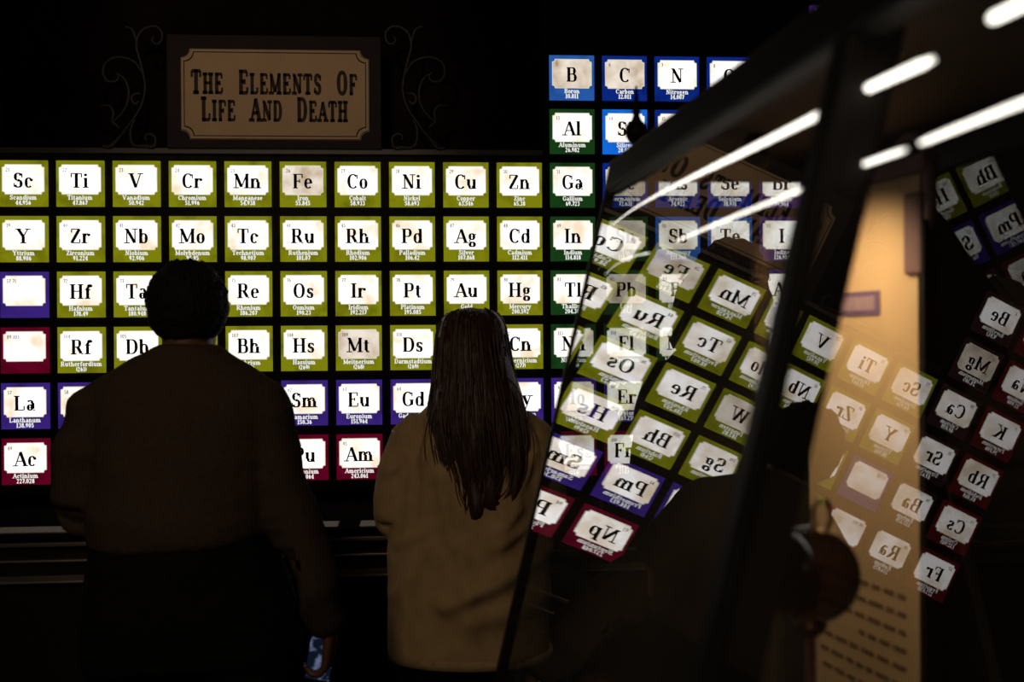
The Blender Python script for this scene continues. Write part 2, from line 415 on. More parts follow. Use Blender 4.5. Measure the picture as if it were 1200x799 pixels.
# ---------------------------------------------------------------- periodic table lightbox
PR = 1.0065; CZ = 6.8668
def TX(c): return c * S
def TZ(r): return 1.57 + (CZ - r * PR) * S
lb = empty('lightbox_cabinet', (TX(9.5), 0.0, TZ(5)))
tag(lb, 'wide black lightbox wall unit holding the grid of glowing element tiles', 'display wall')
def relbox(par, x0, x1, y0, y1, z0, z1, bev=0.0):
    l = par.location
    return box(B(), x0 - l.x, x1 - l.x, y0 - l.y, y1 - l.y, z0 - l.z, z1 - l.z, bev)
# outline of the backboard follows the table: tall at both ends, low in the middle
hl = 0.5
obj('backboard', relbox(lb, TX(.35), TX(18.65), 0.012, 0.15, TZ(9.62), TZ(3.42)), m_board, lb)
obj('backboard', relbox(lb, TX(.35), TX(2.6), 0.013, 0.15, TZ(3.42), TZ(0.42)), m_board, lb)
obj('backboard', relbox(lb, TX(12.44), TX(18.65), 0.013, 0.15, TZ(3.42), TZ(0.42)), m_board, lb)
for (x0, x1, z) in ((2.6, 12.44, 3.42), (12.44, 18.65, 0.42), (.35, 2.6, 0.42)):
    obj('cornice', relbox(lb, TX(x0), TX(x1), -0.004, 0.05, TZ(z) - 0.005, TZ(z) + 0.012), m_edge, lb)

E_ = """1 H Hydrogen 1.008|2 He Helium 4.003|3 Li Lithium 6.941|4 Be Beryllium 9.012|5 B Boron 10.811|6 C Carbon 12.011|7 N Nitrogen 14.007|8 O Oxygen 15.999|9 F Fluorine 18.998|10 Ne Neon 20.180|11 Na Sodium 22.990|12 Mg Magnesium 24.305|13 Al Aluminum 26.982|14 Si Silicon 28.086|15 P Phosphorus 30.974|16 S Sulfur 32.066|17 Cl Chlorine 35.453|18 Ar Argon 39.948|19 K Potassium 39.098|20 Ca Calcium 40.078|21 Sc Scandium 44.956|22 Ti Titanium 47.867|23 V Vanadium 50.942|24 Cr Chromium 51.996|25 Mn Manganese 54.938|26 Fe Iron 55.845|27 Co Cobalt 58.933|28 Ni Nickel 58.693|29 Cu Copper 63.546|30 Zn Zinc 65.38|31 Ga Gallium 69.723|32 Ge Germanium 72.631|33 As Arsenic 74.922|34 Se Selenium 78.971|35 Br Bromine 79.904|36 Kr Krypton 83.798|37 Rb Rubidium 85.468|38 Sr Strontium 87.62|39 Y Yttrium 88.906|40 Zr Zirconium 91.224|41 Nb Niobium 92.906|42 Mo Molybdenum 95.95|43 Tc Technetium 98.907|44 Ru Ruthenium 101.07|45 Rh Rhodium 102.906|46 Pd Palladium 106.42|47 Ag Silver 107.868|48 Cd Cadmium 112.411|49 In Indium 114.818|50 Sn Tin 118.711|51 Sb Antimony 121.760|52 Te Tellurium 127.6|53 I Iodine 126.904|54 Xe Xenon 131.249|55 Cs Cesium 132.905|56 Ba Barium 137.328|57 La Lanthanum 138.905|58 Ce Cerium 140.116|59 Pr Praseodymium 140.908|60 Nd Neodymium 144.243|61 Pm Promethium 144.913|62 Sm Samarium 150.36|63 Eu Europium 151.964|64 Gd Gadolinium 157.25|65 Tb Terbium 158.925|66 Dy Dysprosium 162.500|67 Ho Holmium 164.930|68 Er Erbium 167.259|69 Tm Thulium 168.934|70 Yb Ytterbium 173.055|71 Lu Lutetium 174.967|72 Hf Hafnium 178.49|73 Ta Tantalum 180.948|74 W Tungsten 183.85|75 Re Rhenium 186.207|76 Os Osmium 190.23|77 Ir Iridium 192.217|78 Pt Platinum 195.085|79 Au Gold 196.967|80 Hg Mercury 200.592|81 Tl Thallium 204.383|82 Pb Lead 207.2|83 Bi Bismuth 208.980|84 Po Polonium (209)|85 At Astatine 209.98|86 Rn Radon 222.018|87 Fr Francium 223.020|88 Ra Radium 226.025|89 Ac Actinium 227.028|90 Th Thorium 232.038|91 Pa Protactinium 231.036|92 U Uranium 238.029|93 Np Neptunium 237.048|94 Pu Plutonium 244.064|95 Am Americium 243.061|96 Cm Curium 247.070|97 Bk Berkelium 247.070|98 Cf Californium 251.080|99 Es Einsteinium (254)|100 Fm Fermium 257.095|101 Md Mendelevium 258.1|102 No Nobelium 259.101|103 Lr Lawrencium (262)|104 Rf Rutherfordium (261)|105 Db Dubnium (262)|106 Sg Seaborgium (266)|107 Bh Bohrium (264)|108 Hs Hassium (269)|109 Mt Meitnerium (268)|110 Ds Darmstadtium (269)|111 Rg Roentgenium (272)|112 Cn Copernicium (277)|113 Nh Nihonium (286)|114 Fl Flerovium (289)|115 Mc Moscovium (289)|116 Lv Livermorium (298)|117 Ts Tennessine (294)|118 Og Oganesson (294)"""
def grid(z):
    if z == 1: return 1, 1
    if z == 2: return 18, 1
    if z <= 4: return z - 2, 2
    if z <= 10: return z + 8, 2
    if z <= 12: return z - 10, 3
    if z <= 18: return z, 3
    if z <= 36: return z - 18, 4
    if z <= 54: return z - 36, 5
    if z <= 56: return z - 54, 6
    if z <= 71: return z - 54, 8
    if z <= 86: return z - 68, 6
    if z <= 88: return z - 86, 7
    if z <= 103: return z - 86, 9
    return z - 100, 7
def colour(z, c, r):
    if r == 8: return 'purple'
    if r == 9: return 'red'
    if z == 5: return 'steel'
    if z == 14: return 'sky'
    if z in (32, 33, 51, 52, 84): return 'blue' if z in (33, 32) else 'steel'
    if z in (6, 7, 8, 15, 16, 34): return 'blue'
    if 3 <= c <= 12 and r >= 4: return 'olive'
    if z == 1: return 'blue'
    if c == 1: return 'maroon'
    if c == 2: return 'brown'
    if c in (17, 18): return 'plum'
    return 'green'
PWORD = {'olive': 'olive', 'green': 'dark green', 'blue': 'deep blue', 'sky': 'bright blue', 'steel': 'steel blue', 'purple': 'purple', 'plum': 'plum purple', 'red': 'crimson', 'maroon': 'maroon', 'brown': 'dark brown'}
TW, TH = 0.8423 * S, 0.8325 * S
def notch(hw, hh, zc, n):
    """card outline with small concave stepped corners"""
    p = []
    for sx, sz, order in ((1, 1, 0), (-1, 1, 1), (-1, -1, 0), (1, -1, 1)):
        a = [(sx * hw, zc + sz * (hh - n)), (sx * (hw - n * .55), zc + sz * (hh - n * .9)), (sx * (hw - n * .9), zc + sz * (hh - n * .55)), (sx * (hw - n), zc + sz * hh)]
        p += a if order == 0 else a[::-1]
    return p
panel_me = None
def flat(bm, pts, y):
    f = bm.faces.new([bm.verts.new((x, y, z)) for x, z in pts])
    f.normal_update()
    if f.normal.y > 0: f.normal_flip()
    return bm
bmp = box(B(), -TW / 2, TW / 2, 0.0, 0.012, -TH / 2, TH / 2); me_panel = {}
def mesh_of(bm, name, m):
    me = bpy.data.meshes.new(name); bm.to_mesh(me); bm.free(); me.materials.append(m); return me
bmp.free()
for k, m in PAN.items():
    me_panel[k] = mesh_of(box(B(), -TW / 2, TW / 2, 0.0, 0.012, -TH / 2, TH / 2), 'panel', m)
cz_ = 0.072 * S
me_rim = mesh_of(prism(B(), notch(.374 * S, .274 * S, cz_, .052 * S), -0.0012, 0.0), 'card_rim', m_rim)
me_card = {True: mesh_of(prism(B(), notch(.360 * S, .260 * S, cz_, .050 * S), -0.0020, -0.0012), 'card', m_card),
           False: mesh_of(prism(B(), notch(.360 * S, .260 * S, cz_, .050 * S), -0.0020, -0.0012), 'card', m_card_dim)}
def make_tile(c, r, num, sym, name, wt, colr, label):
    t = empty('element_tile', (TX(c), -0.001, TZ(r)))
    tag(t, label, 'tile', 'backlit element tiles on the lightbox wall')
    obj('panel', me_panel[colr], None, t)
    obj('card_rim', me_rim, None, t)
    obj('card', me_card[not (num in ('5', '6', '26', '32', '82', '50', '12', '74', '109'))], None, t)
    bm = text_bm(B(), num, -.305 * S, .215 * S, -0.0026, .062 * S, .20, .12, 10, 1.0, .04, center=False)
    obj('number', bm, m_num, t)
    if sym:
        obj('symbol', text_bm(B(), sym, .0, -.070 * S, -0.0026, .250 * S, .190, .076, 28, 1.16, .035), m_sym, t)
        bm = text_bm(B(), name, 0, -.290 * S, -0.0010, .078 * S, .22, .13, 8, 1.12, .05, maxw=.77 * S)
        text_bm(bm, wt, 0, -.384 * S, -0.0010, .074 * S, .26, .15, 8, 1.05, .04)
        obj('caption', bm, m_cap, t)
    return t
for row in E_.split('|'):
    z, sym, name, wt = row.split(' ')
    c, r = grid(int(z)); k = colour(int(z), c, r)
    make_tile(c, r, z, sym, name, wt, k, '%s backlit tile lettered %s for %s, number %s' % (PWORD[k], sym, name.lower(), z))
make_tile(3, 6, '57-71', '', '', '', 'purple', 'purple backlit tile with a blank card numbered 57-71, above the red blank one')
make_tile(3, 7, '89-103', '', '', '', 'red', 'crimson backlit tile with a blank card numbered 89-103, below the purple blank one')

# ---------------------------------------------------------------- title sign
def wallpt(u, v, Y):                        # picture point met by the plane Y
    d = FWD + RIGHT * ((u - 600) / FPX) + UP * ((399.5 - v) / FPX)
    q = (Y - CAM.y) / d.y
    return CAM + d * q
a = wallpt(195, 40, -0.02); b = wallpt(447, 184, -0.02)
c0 = wallpt(212, 57, -0.03); c1 = wallpt(432, 163, -0.03)
sg = empty('title_sign', ((a.x + b.x) / 2, 0.0, (a.z + b.z) / 2)); L0 = sg.location
tag(sg, 'dark framed tan title sign reading The Elements Of Life And Death above the tiles', 'sign')
z_bot = TZ(3.42) + 0.013
obj('sign_board', relbox(sg, a.x, b.x, -0.02, 0.02, z_bot, a.z, 0.002), m_signback, sg)
def scoop(x0, x1, z0, z1, r, n=7):
    p = []
    for cx, cz, a0 in ((x1, z1, 270), (x0, z1, 0), (x0, z0, 90), (x1, z0, 180)):
        for i in range(n):
            an = math.radians(a0 - 90 * i / (n - 1))
            p.append((cx + r * math.cos(an), cz + r * math.sin(an)))
    return p
X0, X1, Z0, Z1 = c0.x - L0.x, c1.x - L0.x, c1.z - L0.z, c0.z - L0.z
obj('plate', prism(B(), scoop(X0, X1, Z0, Z1, 0.030), -0.026, -0.020), m_signtan, sg)
bm = B(); o_ = scoop(X0 + .0075, X1 - .0075, Z0 + .0075, Z1 - .0075, 0.031); i_ = scoop(X0 + .0105, X1 - .0105, Z0 + .0105, Z1 - .0105, 0.0315)
n_ = len(o_)
vo = [bm.verts.new((x, -0.0268, z)) for x, z in o_]; vi = [bm.verts.new((x, -0.0268, z)) for x, z in i_]
for i in range(n_): bm.faces.new((vo[i], vo[(i + 1) % n_], vi[(i + 1) % n_], vi[i]))
obj('border_line', bm, m_ink, sg)
bm = B(); o_ = scoop(X0 - .003, X1 + .003, Z0 - .003, Z1 + .003, 0.029)
vo = [bm.verts.new((x, -0.0215, z)) for x, z in o_]; vi = [bm.verts.new((x, -0.0215, z)) for x, z in scoop(X0 - .0005, X1 + .0005, Z0 - .0005, Z1 + .0005, 0.030)]
for i in range(n_): bm.faces.new((vo[i], vo[(i + 1) % n_], vi[(i + 1) % n_], vi[i]))
obj('outer_line', bm, m_paper, sg)
for s_, v_, u0, u1 in (('The Elements Of', 108, 224, 420), ('Life And Death', 140, 236, 409)):
    p0 = wallpt(u0, v_, -0.028); p1 = wallpt(u1, v_, -0.028)
    x_ = p0.x - L0.x; h_ = .072; sm_ = .86; wl_ = lambda c: .62 * h_ if c == ' ' else (glyph(c.upper(), .28, .16, 20)[0] * .60 + .075) * h_ * (sm_ if c.islower() else 1)
    kf = (p1.x - p0.x) / sum(wl_(c) for c in s_)
    for c in s_:
        if c != ' ': obj('letter', text_bm(B(), c, x_, p0.z - L0.z, -.028, h_, .28, .16, 20, .60 * kf, .075, center=False, small=sm_), m_ink, sg)
        x_ += wl_(c) * kf

# ---------------------------------------------------------------- wrought-iron scrolls beside the sign
def scroll(paths, mirror, name_label):
    z0 = TZ(3.42) + 0.012
    base = wallpt(165, 184, -0.02) if not mirror else wallpt(478, 184, -0.02)
    t = empty('iron_scroll', (base.x, 0, z0)); tag(t, name_label, 'scrollwork', 'wrought-iron scrolls beside the title sign')
    for pl in paths:
        pts = []
        for (u, v) in pl:
            if mirror: u = 642 - u
            p = wallpt(u, v, -0.015); pts.append((p.x - base.x, -0.015, max(p.z - z0, 0.006)))
        sp = smoothpath(pts, 6); n = len(sp)
        obj('bar', tube(B(), sp, [0.0035 + 0.0025 * math.sin(math.pi * i / (n - 1)) for i in range(n)], 8), m_iron, t, True)
    return t
SCR = [
 [(128, 170), (140, 160), (152, 145), (165, 125), (170, 102), (165, 75), (160, 55), (163, 40), (173, 32), (184, 32), (190, 39), (189, 48), (183, 52), (178, 47), (181, 43)],
 [(146, 31), (154, 34), (158, 42), (160, 52)],
 [(168, 90), (160, 75), (147, 68), (133, 68), (123, 75), (121, 86), (126, 95), (136, 95), (139, 89), (135, 85)],
 [(135, 85), (146, 93), (151, 108), (148, 124), (140, 136), (130, 144)],
 [(118, 124), (128, 124), (133, 132), (132, 142), (140, 150)],
 [(165, 110), (158, 110), (154, 116), (158, 122), (163, 118)],
 [(158, 140), (153, 152), (154, 166), (158, 178)],
 [(158, 178), (170, 176), (180, 172), (182, 162), (176, 157), (170, 160), (172, 165)],
 [(120, 180), (130, 172), (140, 160)],
]
scroll(SCR, False, 'wrought-iron scroll of curling bars left of the title sign')
scroll(SCR, True, 'wrought-iron scroll of curling bars right of the title sign')

# ---------------------------------------------------------------- counter along the wall
ct = empty('wall_counter', (1.7, -0.3, 0.0)); tag(ct, 'long dark counter with grey edge trims running below the glowing tiles', 'counter')
YF = -0.60; CT = 1.015
def cb(name, x0, x1, y0, y1, z0, z1, m, bev=0.0): return obj(name, relbox(ct, x0, x1, y0, y1, z0, z1, bev), m, ct)
cb('worktop', -0.2, 4.2, YF, 0.012, CT - 0.018, CT, m_counter, 0.003)
cb('edge_trim', -0.2, 4.2, YF - 0.006, YF + 0.02, CT - 0.036, CT - 0.0235, m_edget, 0.003)
cb('body', -0.15, 4.15, YF + 0.06, 0.0, 0.0, CT - 0.018, m_wood)
cb('fascia', -0.17, 4.17, YF + 0.03, YF + 0.06, CT - 0.13, CT - 0.018, m_wood)
cb('rail', -0.2, 4.2, YF + 0.008, YF + 0.03, CT - 0.082, CT - 0.076, m_metal, 0.001)
cb('rail', -0.2, 4.2, YF + 0.004, YF + 0.03, CT - 0.142, CT - 0.136, m_metal, 0.001)
cb('rail', -0.2, 4.2, YF + 0.012, YF + 0.03, CT - 0.136, CT - 0.122, m_edget, 0.001)
def card(u0, u1, label, dep=0.11, m=m_paper):
    y = YF + 0.012
    p0 = wallpt(u0, 600, y); p1 = wallpt(u1, 600, y)
    o = obj('caption_card', box(B(), -(p1.x - p0.x) / 2, (p1.x - p0.x) / 2, 0, dep, 0, 0.004, 0.001), m, None, False, ((p0.x + p1.x) / 2, y, CT + .0002))
    tag(o, label, 'card', 'printed cards lying on the counter')
card(-60, 117, 'wide pale card on the counter left of the person in brown')
card(372, 395, 'buff card on the counter partly behind the arm of the person in brown')
card(421, 453, 'buff card on the counter close to the left elbow of the long-haired person')

# ---------------------------------------------------------------- people
def face_bits(bm, hc, fwd, side, s=1.0, seg=8):
    """nose, brow, chin and ears added to the head volume; hc = head centre"""
    up = Vector((0, 0, 1))
    P = lambda f, r, u: hc + fwd * (f * s) + side * (r * s) + up * (u * s)
    tube(bm, [P(.085, 0, .015), P(.100, 0, -.02), P(.092, 0, -.038)], [.008 * s, .013 * s, .012 * s], seg)
    tube(bm, [P(.070, -.045, .03), P(.088, -.02, .032), P(.088, .02, .032), P(.070, .045, .03)], [.008 * s, .010 * s, .010 * s, .008 * s], seg)
    tube(bm, [P(.075, 0, -.085), P(.06, 0, -.11)], [.022 * s, .018 * s], seg)
    for k in (-1, 1):
        tube(bm, [P(0, k * .076, .025), P(-.008, k * .083, .01), P(0, k * .078, -.03)], [.009 * s, .014 * s, .008 * s], seg)
def head_vol(bm, hc, neck, fwd, side, s=1.0):
    ball(bm, hc + Vector((0, 0, .02 * s)) - fwd * .008 * s, .092 * s, 3, (.86, 1.0, 1.05))
    ball(bm, hc + fwd * .02 * s + Vector((0, 0, -.055 * s)), .066 * s, 3, (.92, 1.0, 1.0))
    tube(bm, [neck, hc + Vector((0, 0, -.06 * s)) - fwd * .01 * s, hc], [.062 * s, .056 * s, .05 * s], 14)
    face_bits(bm, hc, fwd, side, s)
def face_parts(par, hc, fwd, side, m_l, s=1.0):
    for k in (-1, 1):
        obj('eye', ball(B(), hc + fwd * .079 * s + side * (k * .030 * s) + Vector((0, 0, .008 * s)), .011 * s, 2), m_eye, par, True)
    p = hc + fwd * .088 * s + Vector((0, 0, -.062 * s))
    obj('mouth', tube(B(), [p - side * .022 * s - fwd * .008, p, p + side * .022 * s - fwd * .008], [.003, .007, .003], 8), m_l, par, True)
def hand(bm, wrist, dirn, palm_n, side, s=1.0, curl=0.5):
    """palm and five bent fingers; dirn along the hand, palm_n out of the palm, side = towards the thumb"""
    d = Vector(dirn).normalized(); n = Vector(palm_n); n = (n - d * n.dot(d)).normalized(); sd = Vector(side); sd = (sd - d * sd.dot(d) - n * sd.dot(n)).normalized()
    w_ = Vector(wrist)
    tube(bm, [w_ - d * .02, w_ + d * .03 * s, w_ + d * .085 * s], [(.027 * s, .020 * s), (.038 * s, .016 * s), (.041 * s, .014 * s)], 12, axis=sd)
    for off, ln in ((.030, .072), (.010, .082), (-.011, .076), (-.031, .060)):
        p = w_ + d * .08 * s + sd * off * s; pts = [p]; a = 0.25 + curl * .4
        for k, f in enumerate((.42, .33, .25)):
            dd = d * math.cos(a) + n * math.sin(a); p = p + dd * ln * f * s; pts.append(p); a += curl * 1.1
        tube(bm, pts, [.0098 * s, .0092 * s, .0085 * s, .0070 * s], 8)
    p = w_ + d * .025 * s + sd * .025 * s
    tube(bm, [p, p + (sd * .7 + d * .7 + n * .3) * .035 * s, p + (sd * .75 + d * 1.6 + n * .8) * .035 * s, p + (sd * .5 + d * 2.2 + n * 1.2) * .035 * s], [.014 * s, .012 * s, .010 * s, .008 * s], 8)

def sub(p, o): return Vector(p) - o

# ---- man, seen from behind, in a brown sweater
def man():
    global RK
    D = 2.5; RK = 1.0; K = 1 / 560.0
    root = at(228, 700, D); root.z = 0
    t = empty('person', root)
    tag(t, 'person with short dark hair and dark brown sweater, seen from behind at the tiles', 'person')
    o = root
    P = lambda u, v, d=D: at(u, v, d) - o
    fw = Vector((0.0, 1.0, 0.0)); sd = Vector((1, 0, 0))
    hc = P(221, 366, D + .03); neck = P(220, 425, D)
    HS = .90
    b = B(); head_vol(b, hc, neck, fw, sd, HS)
    tube(b, [neck + Vector((0, 0, .02)), P(220, 462), P(218, 560), P(218, 640), P(222, 720)], [(.065, .055), (.15, .09), (.17, .12), (.18, .14), (.17, .14)], 20, axis=sd)
    el = P(97, 600, D + .02); wl = P(140, 590, D + .25)
    tube(b, [P(135, 470), P(112, 535), el], [.052, .050, .044], 14); tube(b, [el, wl], [.044, .028], 14)
    hand(b, wl, (.1, 1, -.05), (0, 0, -1), (1, 0, 0), .93, .25)
    er = P(357, 645, D - .01); wr = P(388, 738, D + .03)
    tube(b, [P(298, 472), P(312, 540), P(338, 620), er], [.050, .046, .042, .038], 14); tube(b, [er, P(376, 700, D + .01), wr], [.038, .032, .027], 14)
    hand(b, wr, (-.10, .12, -1), (-1, .15, 0), (.1, 1, 0), .90, .9)
    for k in (-1, 1):
        hp = P(222 + k * 52, 735); kn = Vector((hp.x + k * .01, .02, .50)); an = Vector((hp.x + k * .02, -.02, .09))
        tube(b, [hp, kn, an, an + Vector((0, -.01, -.05))], [.10, .06, .042, .042], 14)
        tube(b, [an + Vector((0, -.04, -.055)), an + Vector((0, .08, -.06)), an + Vector((0, .18, -.068))], [(.04, .03), (.045, .028), (.035, .02)], 12, axis=sd)
    obj('body', remesh(b, .006, 2), m_skin, t, True)
    face_parts(t, hc, fw, sd, m_lip, HS)
    b = B()
    def rows(rs): tube(b, [P(u, v) for u, v, a_, d_ in rs], [(a_ * K, d_) for u, v, a_, d_ in rs], 28, axis=sd)
    rows([(221, 406, 36, .058), (221, 414, 47, .068), (221, 426, 72, .080), (221, 440, 94, .095), (220, 458, 108, .112), (219, 490, 108, .135), (217, 540, 106, .150), (215, 590, 108, .165), (214, 622, 110, .170), (213, 640, 106, .165)])
    tube(b, [P(142, 462), P(122, 482), P(108, 520), P(101, 560), P(99, 592)], [32 * K, 40 * K, 42 * K, 40 * K, 36 * K], 18)
    tube(b, [P(99, 592, D), P(108, 597, D + .08), P(132, 592, D + .23)], [35 * K, .057, .045], 16)
    tube(b, [P(294, 460), P(305, 482), P(312, 525), P(324, 580), P(346, 632), P(368, 690), P(386, 738, D + .03)], [33 * K, 37 * K, 37 * K, 38 * K, 36 * K, 30 * K, 19 * K], 18)
    sw = remesh(b, .009, 6, .006, 4.4, (1.0, 1.0, 2.2))
    for v in sw.vertices:
        if abs(v.co.x) < .22 and v.co.z < 1.22:
            k = max(0, (1.22 - v.co.z) / .15); v.co.z += .05 * (v.co.x + .12) * k / .25
    obj('sweater', sw, m_sweater, t, True)
    b = B(); cu = P(387, 738, D + .03)
    tube(b, [cu + Vector((-.003, 0, .02)), cu + Vector((0, 0, -.004))], [.035, .032], 20)
    obj('cuff', b, m_sweater, t, True)
    # trousers
    b = B()
    tube(b, [P(214, 622), P(216, 660), P(222, 720), P(226, 770)], [(104 * K, .155), (112 * K, .165), (125 * K, .17), (128 * K, .16)], 24, axis=sd)
    for k in (-1, 1):
        h0 = P(226 + k * 56, 760); tube(b, [h0, Vector((h0.x, .01, .52)), Vector((h0.x + k * .01, -.01, .08))], [.115, .09, .078], 18)
    obj('trousers', remesh(b, .014, 4, .004, 7), m_trouser, t, True)
    # hair: close, tightly curled
    b = B(); ball(b, hc + Vector((0, -.010, .016)), .0915, 5, (.925, 1.03, 1.04))
    for v in list(b.verts):
        q = v.co - hc
        if q.z < -.050: v.co.z = hc.z - .050 + (q.z + .050) * .55; v.co.x = hc.x + q.x * .96
        if q.y > .045: v.co.y = hc.y + .045 + (q.y - .045) * .2
        v.co += q.normalized() * (.005 * noise.noise(v.co * 42) + .0022 * noise.noise(v.co * 110))
    for k in range(60):
        an = random.uniform(0, 2 * math.pi); el_ = random.uniform(-.5, 1.4)
        dr = Vector((math.cos(an) * math.cos(el_), math.sin(an) * math.cos(el_), math.sin(el_)))
        if dr.y > .35 and dr.z < .6: continue
        p = hc + Vector((0, -.010, .016)) + Vector((dr.x * .083, dr.y * .092, dr.z * .093))
        ball(b, p, random.uniform(.005, .009), 1)
    obj('hair', b, m_hairb, t, True)
    for k in (-1, 1):
        x = P(226 + k * 56, 760).x + k * .012
        b = B(); tube(b, [(x, -.10, .045), (x, -.02, .06), (x, .07, .05), (x, .17, .035), (x, .20, .03)], [(.036, .042), (.045, .058), (.048, .048), (.046, .034), (.03, .022)], 16, axis=sd)
        obj('shoe', b, m_shoe, t, True)
    return wr + o
wr = man()
# phone held in the right hand
m_glint, nt_, out_ = nmat('phone_reflections')  # bluish reflections on the phone, painted as a patchy glow
N = nt_.nodes; L = nt_.links
e_ = N.new('ShaderNodeEmission'); tc = N.new('ShaderNodeTexCoord'); nz = N.new('ShaderNodeTexNoise'); nz.inputs['Scale'].default_value = 60
rp = N.new('ShaderNodeValToRGB'); rp.color_ramp.elements[0].position = .50; rp.color_ramp.elements[1].position = .72
rp.color_ramp.elements[0].color = (.004, .006, .015, 1); rp.color_ramp.elements[1].color = (.10, .13, .22, 1)
L.new(tc.outputs['Object'], nz.inputs[0]); L.new(nz.outputs[0], rp.inputs[0]); L.new(rp.outputs[0], e_.inputs[0]); L.new(e_.outputs[0], out_.inputs[0])
pc = at(377, 766, 2.55)
ph = empty('smartphone', pc); tag(ph, 'dark phone with painted bluish reflections, held low by the person in brown', 'phone')
obj('case', box(B(), -.005, .005, -.030, .030, -.058, .058, .003), m_shoe, ph)
obj('screen', box(B(), -.0062, -.0052, -.027, .027, -.053, .053), m_glint, ph)
ph.rotation_euler = (math.radians(8), math.radians(8), math.radians(78))

# ---- woman, seen from behind, in a tan shirt jacket, long hair
def woman():
    D = 3.0
    root = at(550, 700, D); root.z = 0; o = root
    t = empty('person', root)
    tag(t, 'person with long brown hair and loose tan jacket, seen from behind', 'person')
    P = lambda u, v, d=D: at(u, v, d) - o
    fw = Vector((0.04, .999, 0)).normalized(); sd = Vector((.999, -.04, 0)).normalized()
    hc = P(552, 410, D + .02); neck = P(550, 465, D)
    b = B(); head_vol(b, hc, neck, fw, sd, .93)
    tube(b, [neck + Vector((0, 0, .02)), P(550, 505), P(550, 570), P(550, 640), P(550, 720)], [(.055, .05), (.15, .085), (.14, .10), (.13, .10), (.165, .12)], 20, axis=sd)
    for k, eu, wu in ((-1, 466, 500), (1, 634, 604)):
        sh = P(550 + k * 68, 505); el = P(eu, 600, D + .03); wl = P(wu, 604, D + .24)
        tube(b, [sh, el], [.05, .04], 12); tube(b, [el, wl], [.04, .026], 12)
        hand(b, wl, (k * -.3, 1, -.05), (0, 0, -1), (-k, 0, 0), .9, .6)
        hp = P(550 + k * 38, 745); kn = Vector((hp.x, .02, .48)); an = Vector((hp.x, -.02, .09))
        tube(b, [hp, kn, an, an + Vector((0, 0, -.05))], [.09, .055, .038, .04], 14)
        tube(b, [an + Vector((0, -.03, -.055)), an + Vector((0, .15, -.065))], [(.035, .028), (.03, .018)], 12, axis=sd)
    obj('body', remesh(b, .0065, 2), m_skin2, t, True)
    face_parts(t, hc, fw, sd, m_lip, .93)
    # jacket: dropped shoulders, falling straight to a flat hem
    b = B()
    K = 1 / 467.0
    R_ = [(550, 462, 30, .055), (550, 470, 40, .068), (550, 480, 52, .080), (550, 490, 64, .090), (549, 503, 77, .100), (549, 540, 84, .118), (549, 600, 88, .130), (550, 660, 91, .138), (551, 720, 94, .145), (552, 764, 95, .148)]
    tube(b, [P(u, v) for u, v, a_, d_ in R_], [(a_ * K, d_) for u, v, a_, d_ in R_], 28, axis=sd)
    for k in (-1, 1):
        X = lambda u: 550 + k * u
        tube(b, [P(X(52), 496), P(X(66), 512), P(X(78), 548), P(X(83), 585), P(X(82), 606)], [22 * K, 27 * K, 29 * K, 28 * K, 25 * K], 16)
        tube(b, [P(X(82), 600, D), P(X(80), 606, D + .08), P(X(66), 608, D + .18)], [27 * K, .050, .042], 16)
    jk = remesh(b, .010, 4, .0120, 3.4, (1.3, 1.0, .55))
    def U(u, v): return ((u - 550) * K + .003, 1.57 + (405 - v) * K)
    folds = [((520, 705), (640, 650), .026, .020), ((545, 722), (650, 700), .030, .012), ((492, 500), (486, 610), .012, -.010), ((505, 520), (480, 590), .014, .009),
             ((470, 640), (520, 610), .014, .008), ((466, 700), (500, 640), .018, .007), ((515, 560), (530, 640), .016, .008), ((600, 600), (560, 650), .020, .010),
             ((580, 640), (625, 612), .014, .009), ((455, 560), (478, 540), .010, .008), ((620, 540), (600, 590), .014, .008), ((540, 640), (548, 760), .022, .006), ((480, 660), (474, 760), .020, .006)]
    nn_ = [v.normal.copy() for v in jk.vertices]
    for v, nv in zip(jk.vertices, nn_):
        if nv.y > .2: continue
        for (a0, b0, wd, am) in folds:
            ax, az = U(*a0); bx, bz = U(*b0); dx, dz = bx - ax, bz - az; l2 = dx * dx + dz * dz
            q = max(0, min(1, ((v.co.x - ax) * dx + (v.co.z - az) * dz) / l2)); d_ = math.hypot(v.co.x - ax - q * dx, v.co.z - az - q * dz)
            v.co += nv * (1.7 * am * math.exp(-(d_ / wd) ** 2) * (.35 + .65 * math.sin(math.pi * min(1, q + .25))))
    obj('jacket', jk, m_jacket, t, True)
    b = B()                                   # stand-up collar under the hair
    tube(b, [P(551, 484), P(551, 468), P(551, 456)], [(.088, .078), (.074, .068), (.076, .070)], 24, axis=sd, cap=False)
    obj('collar', b, m_jacket, t, True)
    b = B(); yk = [P(u, v, D - .155 + dd) for u, v, dd in ((476, 540, .05), (510, 536, .02), (550, 535, .0), (590, 536, .02), (624, 540, .05))]
    b.free()
    for k in (-1, 1):                         # sleeve cuffs
        c0_ = P(550 + k * 66, 608, D + .18); b = B(); tube(b, [c0_ - Vector((0, .02, 0)), c0_ + Vector((0, .03, 0))], [.046, .043], 18)
        obj('cuff', b, m_jacket, t, True)
    b = B(); tube(b, [P(552, 757), P(552, 768)], [(.206, .152), (.207, .153)], 32, axis=sd)
    obj('hem_band', b, m_jacket, t, True)
    b = B(); tube(b, [P(550, 700), P(550, 760)], [(.16, .12), (.17, .125)], 20, axis=sd)
